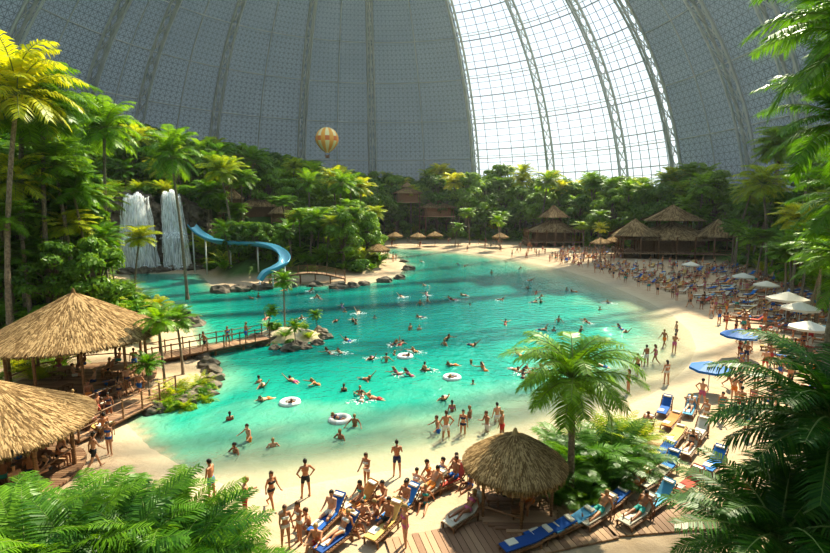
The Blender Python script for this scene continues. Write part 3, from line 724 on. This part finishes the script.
walkway('boardwalk',G(392,562),G(600,521),2.2,.36,False,0,False)
walkway('boardwalk',G(600,521),G(720,512),2.0,.36,False,0,False)
walkway('boardwalk',G(60,440),G(160,392),2.6,.40,True,0,False)

# ---------------------------------------------------------------- balloon
mb=MB(); nu,nv=32,16; V=[]
br=3.3
for j in range(nv+1):
    ph=math.pi*j/nv
    for i in range(nu):
        th=2*math.pi*i/nu; r=br*math.sin(ph)*(1.03 if i%2 else 1); z=br*math.cos(ph)*1.0
        if ph>2.1: r=max(.6,br*math.sin(ph)*(1-(ph-2.1)*.12)); z-= (ph-2.1)*.6
        V.append((r*math.cos(th),r*math.sin(th),z))
FA=[[],[],[]]
for j in range(nv):
    for i in range(nu):
        k=2 if j in (7,8) and (i%4<2) else (0 if (i//2)%2 else 1)
        FA[k].append((j*nu+i,(j+1)*nu+i,(j+1)*nu+(i+1)%nu,j*nu+(i+1)%nu))
for k in range(3): mb.add(V,FA[k],k)
for sx in (-1,1):
    for sy in (-1,1): tube(mb,[(sx*.6,sy*.6,-3.7),(sx*.45,sy*.45,-4.7)],.03,4,3)
box(mb,(0,0,-5.0),(1.0,1.0,.7),3)
for h in (-4.62,-5.35): 
    box(mb,(0,0,h),(1.12,1.12,.1),3)
place(mb.mesh('hot_air_balloon',[mat('balloon_orange',(.95,.42,.06),.5),mat('balloon_cream',(.95,.78,.4),.5),mat('balloon_red',(.8,.2,.04),.5),M['wood']],True),'hot_air_balloon',P(327,139,150))

# ---------------------------------------------------------------- loungers / parasols
def lounger_mesh(flat=False):
    mb=MB()
    for sx in (-.3,.3):
        box(mb,(sx,.45,.28),(.05,1.5,.06),0)
        for yy in (-.25,1.1): box(mb,(sx,yy,.13),(.05,.06,.28),0)
    for k in range(9): box(mb,(0,-.1+k*.155,.32),(.6,.1,.025),0)
    ln=.8
    an=math.radians(12 if flat else 42)
    for k in range(5):
        d=.08+k*.17; box(mb,(0,-.12-math.cos(an)*d,.33+math.sin(an)*d),(.6,.1,.03),0)
    for sx in (-.3,.3): tube(mb,[(sx,-.12,.3),(sx,-.12-math.cos(an)*ln,.3+math.sin(an)*ln)],.03,5,0); tube(mb,[(sx,-.5,.05),(sx,-.12-math.cos(an)*.5,.3+math.sin(an)*.5)],.02,5,0)
    V=[];prof=[(1.2,.34),(.6,.35),(0,.345),(-.12,.35),(-.12-math.cos(an)*.4,.35+math.sin(an)*.4),(-.12-math.cos(an)*.82,.35+math.sin(an)*.82)]
    for y,z in prof:
        V+=[(-.25,y,z),(.25,y,z),(.25,y,z+.05),(-.25,y,z+.05)]
    Fc=[(0,1,2,3),(20,23,22,21)]
    for i in range(5):
        for k in range(4): Fc.append((i*4+k,(i+1)*4+k,(i+1)*4+(k+1)%4,i*4+(k+1)%4))
    mb.add(V,Fc,1)
    box(mb,(0,-.12-math.cos(an)*.66,.43+math.sin(an)*.66),(.4,.2,.07),2)
    box(mb,(.1,.75,.41),(.32,.4,.03),2)
    return mb.mesh('lounger',[M['wood'],TOWEL[0],M['cream']])
LG=[lounger_mesh(),lounger_mesh(True)]
def parasol_mesh(thatchy=False):
    mb=MB(); tube(mb,[(0,0,0),(0,0,2.6)],.04,6,1)
    if thatchy: thatch(mb,1.5,2.1,2.9,1.1,900,mi=0,mb_=2,ln=.5,wd=.08); return mb.mesh('parasol_t',[M['thatch'],M['wood'],M['thatchbase']])
    V=[(0,0,2.75)]; n=8
    for k in range(n): a=2*math.pi*k/n; V.append((1.6*math.cos(a),1.6*math.sin(a),2.15))
    for k in range(n): a=2*math.pi*k/n; V.append((1.6*math.cos(a),1.6*math.sin(a),1.95))
    Fc=[(0,1+k,1+(k+1)%n) for k in range(n)]+[(1+k,9+k,9+(k+1)%n,1+(k+1)%n) for k in range(n)]
    mb.add(V,Fc,0)
    for k in range(n): tube(mb,[(0,0,2.3),V[1+k]],.012,3,1)
    return mb.mesh('parasol',[M['cream'],M['white']])
PAR=parasol_mesh(); PART=parasol_mesh(True)

# ---------------------------------------------------------------- people
def dirv(side,p,a):
    p=math.radians(p);a=math.radians(a); return Vector((side*math.sin(a),math.cos(a)*math.sin(p),-math.cos(a)*math.cos(p)))
def person_mesh(name,fem=False,torso=0,head=0,thigh=((0,4),(0,4)),knee=(0,0),arm=((5,12,10,5),(5,12,10,5)),ground='feet',vox=.0135,short=.5):
    mb=MB(); bones=[]
    tr=math.radians(torso); Sd=Vector((0,math.sin(tr),math.cos(tr))); X=Vector((1,0,0)); Fw=Vector((0,math.cos(tr),-math.sin(tr)))
    A=Matrix((X,Fw,Sd)).transposed(); o=Vector((0,0,0)); k=.9 if fem else 1
    ellips(mb,o,(.168,.118,.13),A); ellips(mb,o+Sd*.16,(.128*k,.095,.15),A); ellips(mb,o+Sd*.33,(.165*k,.115,.17),A)
    ellips(mb,o-Fw*.05-Sd*.04,(.15,.09,.1),A)
    sw=.185*k; sh=[o+Sd*.46+X*s*sw for s in (-1,1)]
    capsule(mb,sh[0]*1.0,sh[1],.058,.058); capsule(mb,o+Sd*.46,o+Sd*.6,.062,.05)
    ellips(mb,o+Sd*.44-Fw*.02,(.14*k,.08,.08),A)
    if fem:
        for s in (-1,1): ellips(mb,o+Sd*.33+Fw*.085+X*s*.07,(.06,.05,.06),A)
    bones.append(('torso',o,o+Sd*.5,.13))
    hr=math.radians(torso*.4+head); Hd=Vector((0,math.sin(hr),math.cos(hr))); Hf=Vector((0,math.cos(hr),-math.sin(hr))); HA=Matrix((X,Hf,Hd)).transposed()
    hc=o+Sd*.58+Hd*.115+Hf*.015
    ellips(mb,hc+Hd*.02,(.077,.097,.1),HA); ellips(mb,hc-Hd*.06+Hf*.025,(.055,.062,.06),HA); ellips(mb,hc-Hd*.015+Hf*.1,(.014,.02,.026),HA)
    for s in (-1,1): ellips(mb,hc+X*s*.08-Hd*.01,(.014,.022,.032),HA)
    bones.append(('head',o+Sd*.56,hc+Hd*.08,.09))
    hand=[]
    for i,s in enumerate((-1,1)):
        tp,ta=thigh[i]; h=o+X*s*.092-Sd*.03; kn=h+dirv(s,tp,ta)*.44; an=kn+dirv(s,tp-knee[i],ta*.3)*.41
        capsule(mb,h,kn,.088,.056); capsule(mb,kn,an,.054,.036); sd=dirv(s,tp-knee[i],0); ellips(mb,kn.lerp(an,.3),(.055,.055,.05)); 
        ff=Vector((0,-sd.z,sd.y)); capsule(mb,an+sd*.03-ff*.03,an+sd*.045+ff*.16,.036,.026)
        bones.append(('thigh',h,kn,.08)); bones.append(('shin',kn,an+ff*.1,.05))
        ap,aa,el,fa=arm[i]; e=sh[i]+dirv(s,ap,aa)*.28; w=e+dirv(s,ap+el,fa)*.25; hd=dirv(s,ap+el+8,fa)
        capsule(mb,sh[i],e,.05*k,.038); capsule(mb,e,w,.039,.025); 
        pe=w+hd*.045; capsule(mb,w,pe,.026,.032); ellips(mb,pe,(.034,.034,.034))
        bones.append(('arm',sh[i],e,.045)); bones.append(('arm',e,pe+hd*.05,.035)); hand.append((pe,hd,s,dirv(s,ap+el+60,fa)))
    me=mb.mesh(name+'_raw',[]); ob=bpy.data.objects.new('tmp',me); COL.objects.link(ob)
    r=ob.modifiers.new('r','REMESH'); r.mode='VOXEL'; r.voxel_size=vox; sm_=ob.modifiers.new('s','SMOOTH'); sm_.factor=.5; sm_.iterations=3
    dg=bpy.context.evaluated_depsgraph_get(); me2=bpy.data.meshes.new_from_object(ob.evaluated_get(dg)); bpy.data.objects.remove(ob)
    n=len(me2.vertices); co=np.empty(n*3); me2.vertices.foreach_get('co',co); co=co.reshape(-1,3); no=np.empty(n*3); me2.vertices.foreach_get('normal',no); no=no.reshape(-1,3)
    best=np.full(n,1e9); lab=np.zeros(n,int); par=np.zeros(n)
    names=[]
    for bi,(nmx,a,b,rad) in enumerate(bones):
        a=np.array(a);b=np.array(b);d=b-a; t=np.clip(((co-a)@d)/(d@d),0,1); dist=np.linalg.norm(co-a-t[:,None]*d,axis=1)-rad; mk=dist<best; best[mk]=dist[mk]; lab[mk]=bi; par[mk]=t[mk]; names.append(nmx)
    tq=(co@np.array(Sd)); isT=np.array([names[l]=='torso' for l in lab]); isTh=np.array([names[l]=='thigh' for l in lab])
    if fem: cl=(isT&(tq<.045))|(isTh&(par<.14))|(isT&(tq>.275)&(tq<.385))
    else: cl=(isT&(tq<.07))|(isTh&(par<short))
    co2=co+no*np.where(cl,.009,0)[:,None]
    vs_=[tuple(p) for p in co2]; fs=[tuple(p.vertices) for p in me2.polygons]; mb2=MB(); mb2.v=vs_; mb2.f=fs; mb2.m=[1 if sum(cl[i] for i in f)>=2 else 0 for f in fs]
    for pe,hd,s,palm in hand:
        lat=hd.cross(palm); 
        if lat.length<.1: lat=Vector((0,1,0))
        lat.normalize()
        for q,(of,ln) in enumerate(((-.026,.06),(-.009,.072),(.009,.068),(.025,.052))):
            b0=pe+lat*of+hd*.015; m_=b0+hd*ln*.6+palm*.006; t_=m_+(hd+palm*.6).normalized()*ln*.45; tube(mb2,[b0,m_,t_],[.0095,.0085,.006],5,0)
        b0=pe-lat*.025-hd*.01; tube(mb2,[b0,b0-lat*.02+hd*.03,b0-lat*.022+hd*.055+palm*.01],[.012,.01,.007],5,0)
    def keep(c):
        d=c-hc; return not (d.dot(Hf)>.035 and d.dot(Hd)<.055) and d.dot(Hd)>-.05
    ellips(mb2,hc+Hd*.025-Hf*.006,(.087,.106,.108),HA,2,18,14,keep=keep)
    if fem:
        capsule(mb2,hc-Hf*.07,hc-Hf*.085-Sd*.2,.065,.035,2,10)
    else: ellips(mb2,hc-Hf*.035-Hd*.01,(.078,.07,.07),HA,2)
    for s in (-1,1): ellips(mb2,hc+Hf*.092+X*s*.03+Hd*.015,(.011,.008,.007),HA,3,8,6)
    ellips(mb2,hc+Hf*.086-Hd*.06,(.022,.009,.007),HA,4,8,6)
    zz=np.array([v[2] for v in mb2.v]); 
    if ground=='feet': sh_=-zz.min()
    elif ground=='seat': sh_=.12
    else: sh_=0
    mb2.v=[(v[0],v[1],v[2]+sh_) for v in mb2.v]
    return mb2.mesh(name,[SKIN[0],SWIM[0],HAIR[0],M['eye'],M['lip']],True)
PE={}
PE['stand']=person_mesh('p_stand',False,2,0,((3,4),(-3,5)),(3,0))
PE['stand_f']=person_mesh('p_stand_f',True,0,0,((4,3),(-4,4)),(6,0),((0,14,15,8),(10,10,25,0)))
PE['hips']=person_mesh('p_hips',False,-2,0,((0,8),(2,8)),(0,3),((-18,42,35,-30),(-18,42,35,-30)))
PE['walk']=person_mesh('p_walk',False,5,0,((24,2),(-18,2)),(8,22),((-22,10,18,4),(24,10,22,4)))
PE['walk_f']=person_mesh('p_walk_f',True,4,0,((-20,2),(22,2)),(25,8),((22,8,25,2),(-20,8,18,2)))
PE['hold']=person_mesh('p_hold',False,3,12,((4,5),(-4,5)),(5,2),((15,10,75,-12),(20,12,85,-10)))
PE['hold_f']=person_mesh('p_hold_f',True,3,10,((6,3),(-2,4)),(10,0),((20,10,80,-14),(10,16,30,6)))
PE['wade']=person_mesh('p_wade',False,6,5,((10,8),(-8,8)),(12,8),((25,38,40,20),(20,42,35,25)))
PE['sit']=person_mesh('p_sit',False,-8,5,((86,8),(84,10)),(80,84),((25,12,45,0),(20,14,50,-5)),'seat')
PE['sit_f']=person_mesh('p_sit_f',True,8,10,((88,4),(84,4)),(88,80),((35,10,35,-8),(30,10,40,-8)),'seat')
PE['recl']=person_mesh('p_recl',False,-46,40,((86,6),(86,7)),(4,4),((-8,18,40,5),(0,20,35,5)),'seat')
PE['recl_f']=person_mesh('p_recl_f',True,-46,40,((102,4),(88,5)),(38,5),((-5,14,30,5),(-70,60,120,-30)),'seat')
PE['floor']=person_mesh('p_floor',False,12,0,((118,10),(112,12)),(95,85),((55,15,30,-8),(50,15,35,-8)),'seat')
PE['floor_f']=person_mesh('p_floor_f',True,-18,15,((95,6),(115,6)),(12,65),((-35,16,8,14),(-30,18,8,14)),'seat')
PE['prone']=person_mesh('p_prone',False,80,-45,((-82,5),(-76,6)),(-0,12),((150,30,-10,20),(60,30,20,20)),'mid',short=.4)
PE['prone_f']=person_mesh('p_prone_f',True,55,-35,((-60,8),(-70,8)),(15,10),((80,45,20,35),(90,40,10,30)),'mid')
PE['back']=person_mesh('p_back',True,-72,60,((78,8),(84,10)),(20,30),((30,55,15,50),(20,60,20,55)),'mid')
for k in PE: PE[k].name='body_'+k
def man(pose,x,y,z,rz,name=None,sc=1,skin=None,sw=None,hair=None):
    f=pose.endswith('_f') or pose=='back'
    nmn=name or ('swimmer' if pose in('prone','prone_f','back') else ('woman' if f else 'man'))
    return place(PE[pose],nmn,(x,y,z),rz,sc*(.94 if f else 1)*R_(.96,1.04),{0:SKIN[skin] if skin is not None else random.choice(SKIN),1:SWIM[sw] if sw is not None else random.choice(SWIM),2:HAIR[hair] if hair is not None else random.choice(HAIR)})
def manpx(pose,u,v,rz,z=None,**k):
    x,y=G(u,v,0.2); g=tz(x,y); x,y=G(u,v,max(g,0) if z is None else z); g=tz(x,y); return man(pose,x,y,(g if z is None else z),rz,**k)
random.seed(31)
pi=math.pi
for a in (('hold',397,476,.1,dict(sw=0,skin=1,hair=0)),('hips',306,497,.5,dict(sw=4,skin=1,hair=0)),('hold_f',367,488,2.6,dict(sw=3,skin=1,hair=1)),('walk_f',272,509,-2.2,dict(sw=4,skin=1,hair=1)),
  ('hold_f',300,543,2.4,dict(sw=3,skin=1,hair=1)),('stand_f',286,548,-2.6,dict(sw=3,hair=1)),('stand',212,500,1.4,dict(sw=2)),('hold',246,522,-1.2,dict(sw=1)),
  ('stand',745,517,2.9,dict(sw=2,skin=1)),('hold_f',727,513,-2.6,dict(sw=0)),('stand_f',405,548,2.0,dict(sw=7,hair=2))):
    manpx(a[0],a[1],a[2],a[3],**a[4])
def water_man(pose,u,v,rz,depth=None,**k):
    x,y=G(u,v,0); man(pose,x,y,-depth,rz,**k)
for p,u,v,r,d in (('wade',249,441,2.5,.75),('wade',273,446,-2.8,1.25),('hips',446,437,.3,.35),('stand_f',463,433,2.8,.35),('wade',438,432,1.9,.8),('stand',497,421,.4,.6),('hold',487,430,2,.7),('stand_f',452,411,0,1.0),('wade',355,426,3,1.0),('stand',470,418,1,1.0),('wade',341,438,2.6,1.3),('wade',236,452,2.6,1.25),('stand',502,432,1,.5)):
    water_man(p,u,v,r,d)
for p,u,v,r in (('stand',646,364,.3),('walk_f',655,362,.8),('walk',637,374,2.4),('stand_f',666,384,.1),('hold',674,352,-1),('walk',664,346,2),('stand_f',628,392,1),('stand',676,338,1.5)):
    manpx(p,u,v,r)
def ring_mesh():
    mb=MB(); V=[];n,k=24,10
    for i in range(n):
        a=2*pi*i/n
        for j in range(k): b=2*pi*j/k; r=.42+.14*math.cos(b); V.append((r*math.cos(a),r*math.sin(a),.14*math.sin(b)))
    for c in (0,1):
        mb.add(V,[(i*k+j,((i+1)%n)*k+j,((i+1)%n)*k+(j+1)%k,i*k+(j+1)%k) for i in range(n) for j in range(k) if (i//3)%2==c],c)
    return mb.mesh('ring',[M['white'],SWIM[5]],True)
RING=ring_mesh()
def foam_mesh():
    random.seed(9); mb=MB()
    for i in range(60):
        a=R_(0,6.28); r=R_(.3,.8); s=R_(.015,.05); ellips(mb,(r*math.cos(a)*1.3,r*math.sin(a)*.8,R_(-.005,.015)),(s*2.0,s*1.2,s*.5),Matrix.Rotation(a,3,'Z'),0,6,4)
    return mb.mesh('splash',[M['white']],True)
FOAM=foam_mesh(); random.seed(32)
def swim(u,v,ring=None):
    x,y=G(u,v,0); s=sdist(np.array([x]),np.array([y]),LAG)[0]
    if s>-3 or (abs(x-ISL[0])<4.5 and abs(y-ISL[1])<3): return
    r=random.random() if ring is None else .995; rz=R_(0,6.28)
    if r<.75:
        man(random.choice(['prone','prone_f']),x,y,.02,rz,sc=1.05)
        if random.random()<.4: place(FOAM,'water_splash',(x,y,.0),rz,R_(.8,1.1))
    elif r<.985: man(random.choice(['wade','stand','stand_f']),x,y,-R_(1.05,1.4),rz,name='bather')
    else:
        man('back',x,y,.08,rz); place(RING,'swim_ring',(x,y,.03),rz,1.2,{1:random.choice([M['white'],SWIM[5],SWIM[3]])})
for u,v in ((290,403),(340,420),(452,378)): swim(u,v,1)
for u,v in ((372,358),(392,345),(400,345),(430,370),(473,384),(295,382),(318,385),(416,352),(345,312),(375,318),(420,305),(445,345),(520,372),(470,345),(262,385),(230,420),(360,395),(410,330),(540,330),(560,350),(600,310),(455,300)): swim(u,v)
for i in range(105):
    u=R_(240,650); v=262+ (R_(0,1)**1.5)*140; swim(u,v)

# beach crowd
OCC=[]
def free(x,y,d):
    for a,b in OCC:
        if (a-x)**2+(b-y)**2<d*d: return False
    OCC.append((x,y)); return True
def sun(u,v,rz,tow=None,occ=None,flat=False,sw=None):
    x,y=G(u,v); z=tz(x,y); 
    if not free(x,y,1.0): return
    place(LG[1 if flat else 0],'sun_lounger',(x,y,z),rz,.95,{1:TOWEL[tow if tow is not None else random.randrange(8)]})
    if occ: 
        man(occ,x,y,z+.38,rz,name='sunbather')
for a in ((331,521,2.7,0,'sit'),(342,542,2.5,6,'recl_f'),(362,505,2.4,3,'sit_f'),(388,530,2.6,7,'sit'),(398,546,2.7,0,'recl'),(376,512,-2.4,3,'sit_f'),(405,510,2.5,1,'sit'),(432,492,2.4,4,'recl'),(455,482,2.2,5,'sit'),(468,520,2.3,4,'recl_f'),(445,500,2.5,2,'recl_f'),(424,520,2.4,4,'sit_f'),
   (553,537,2.0,0,None,True),(575,528,2.1,2,None,True),(592,540,2.1,4,None,True),(600,520,2.2,4,'recl'),(618,528,2.2,3,None,True),(640,520,2.2,4,'recl'),(612,508,2.2,0,None,True),(660,505,2.2,2,None),(635,490,2.2,3,'recl_f'),(655,484,2.2,4,None,True),(668,472,2.3,1,None),(650,470,2.3,5,None,True),(685,468,2.3,6,'recl'),(664,456,2.3,0,None,True),(690,452,2.4,4,'recl_f'),(655,446,2.3,1,None),(676,440,2.4,7,None,True),(700,436,2.4,4,None),(530,548,2.0,6,None,True),(690,490,2.2,5,None),(715,468,2.3,1,None),(645,432,2.4,4,'recl'),(672,424,2.4,3,None,True),(665,410,2.5,0,None),(690,412,2.5,2,'recl_f'),
   (104,398,.9,0,None),(112,390,.8,1,None),(98,412,1.2,4,'recl'),(84,430,1.2,5,'recl_f'),(66,428,1.3,3,None),(104,432,1,7,'sit')): sun(*a)
for p,u,v,r in (('floor',385,500,2.4),('floor_f',372,498,-2.5),('floor',410,498,2.2),('floor_f',440,476,2),('floor',458,470,2.5),('floor',350,532,-2),('floor_f',425,505,2.9),('floor',318,545,2.9),('floor_f',395,516,1.8),('floor',378,520,2),('floor_f',415,488,2.6),('floor',362,520,-2.8),('floor_f',430,478,-2),('floor',310,530,2),('floor_f',470,486,2.4)):
    manpx(p,u,v,r)
for u,v,r in ((20,470,1.2),(45,462,2),(60,468,-1.5),(32,484,.5),(5,490,1),(50,482,2.6),(18,498,-2),(85,372,2),(60,374,1),(110,378,2.5),(75,384,-1),(95,390,2),(120,368,2)):
    x,y=G(u,v); man(random.choice(['sit','sit_f']),x,y,.85,r)
for u,v in ((135,372),(228,346),(246,343),(205,352),(90,408),(120,402),(60,442),(110,420),(75,418),(140,398),(98,422),(128,392),(55,430),(95,470),(110,455)): manpx(random.choice(['stand','stand_f','walk','hold']),u,v,R_(0,6.2),z=.58 if v<356 and u>190 else None)
for u,v in ((505,506),(522,504),(530,512)): x,y=G(u,v); man('sit',x,y,.75,R_(0,6))
n=0
for i in range(5200):
    u=R_(560,880); v=249+R_(0,1)**1.3*(185)
    x,y=G(u,v); z,s,dc=terrain(np.array([x]),np.array([y]))
    if s[0]<3.0 or dc[0]>0 or y>150: continue
    if 610<u<735 and 252<v<264: continue
    if not free(x,y,1.35): continue
    n+=1
    if n>860: break
    r=random.random(); toward=math.atan2(-(G(520,300)[0]-x),(G(520,300)[1]-y))
    if s[0]>5.5 and r<.58:
        place(random.choice(LG),'sun_lounger',(x,y,z[0]),toward+R_(-.35,.35),1,{1:random.choice(TOWEL+[TOWEL[4],TOWEL[7],TOWEL[3]])})
        if random.random()<.5: man(random.choice(['recl','recl_f']),x,y,z[0]+.40,toward+R_(-.2,.2),name='sunbather')
    elif r<.9: man(random.choice(['stand','stand_f','walk','walk_f','hold','hips','hold_f']),x,y,z[0],R_(0,6.28),name='beachgoer')
    else: man(random.choice(['floor','floor_f']),x,y,z[0],R_(0,6.28),name='beachgoer')
for i in range(160):
    u=R_(385,640); v=R_(242,262); x,y=G(u,v); z,s,dc=terrain(np.array([x]),np.array([y]))
    if s[0]<1 or dc[0]>0: continue
    man(random.choice(['stand','stand_f','walk']),x,y,z[0],R_(0,6.28),name='beachgoer')
for u,v,k,s in ((785,322,0,1.15),(798,330,0,1.0),(738,356,1,.85),(708,390,1,.75),(742,290,0,.9),(690,276,0,.9),(806,350,0,.9),(765,300,0,.9)):
    x,y=G(u,v); place(PAR,'beach_parasol',(x,y,tz(x,y)),R_(0,6),s,{0:M['blue'] if k else M['cream']})
for u,v in ((378,268),(418,247),(435,246),(395,246),(500,248),(600,256),(612,254)):
    x,y=G(u,v); place(PART,'thatched_parasol',(x,y,max(tz(x,y),0)),R_(0,6),1.5)
for u,v,s in ((745,282,.8),(790,292,.9),(815,330,.9),(830,345,.8),(600,262,.7),(500,250,.9),(455,247,.9),(770,275,.9),(735,270,.8),(800,310,.9),(760,262,1.1),(780,270,1.1),(810,285,1.1)): at('palm',u,v,s)
print('objects',len(bpy.data.objects))
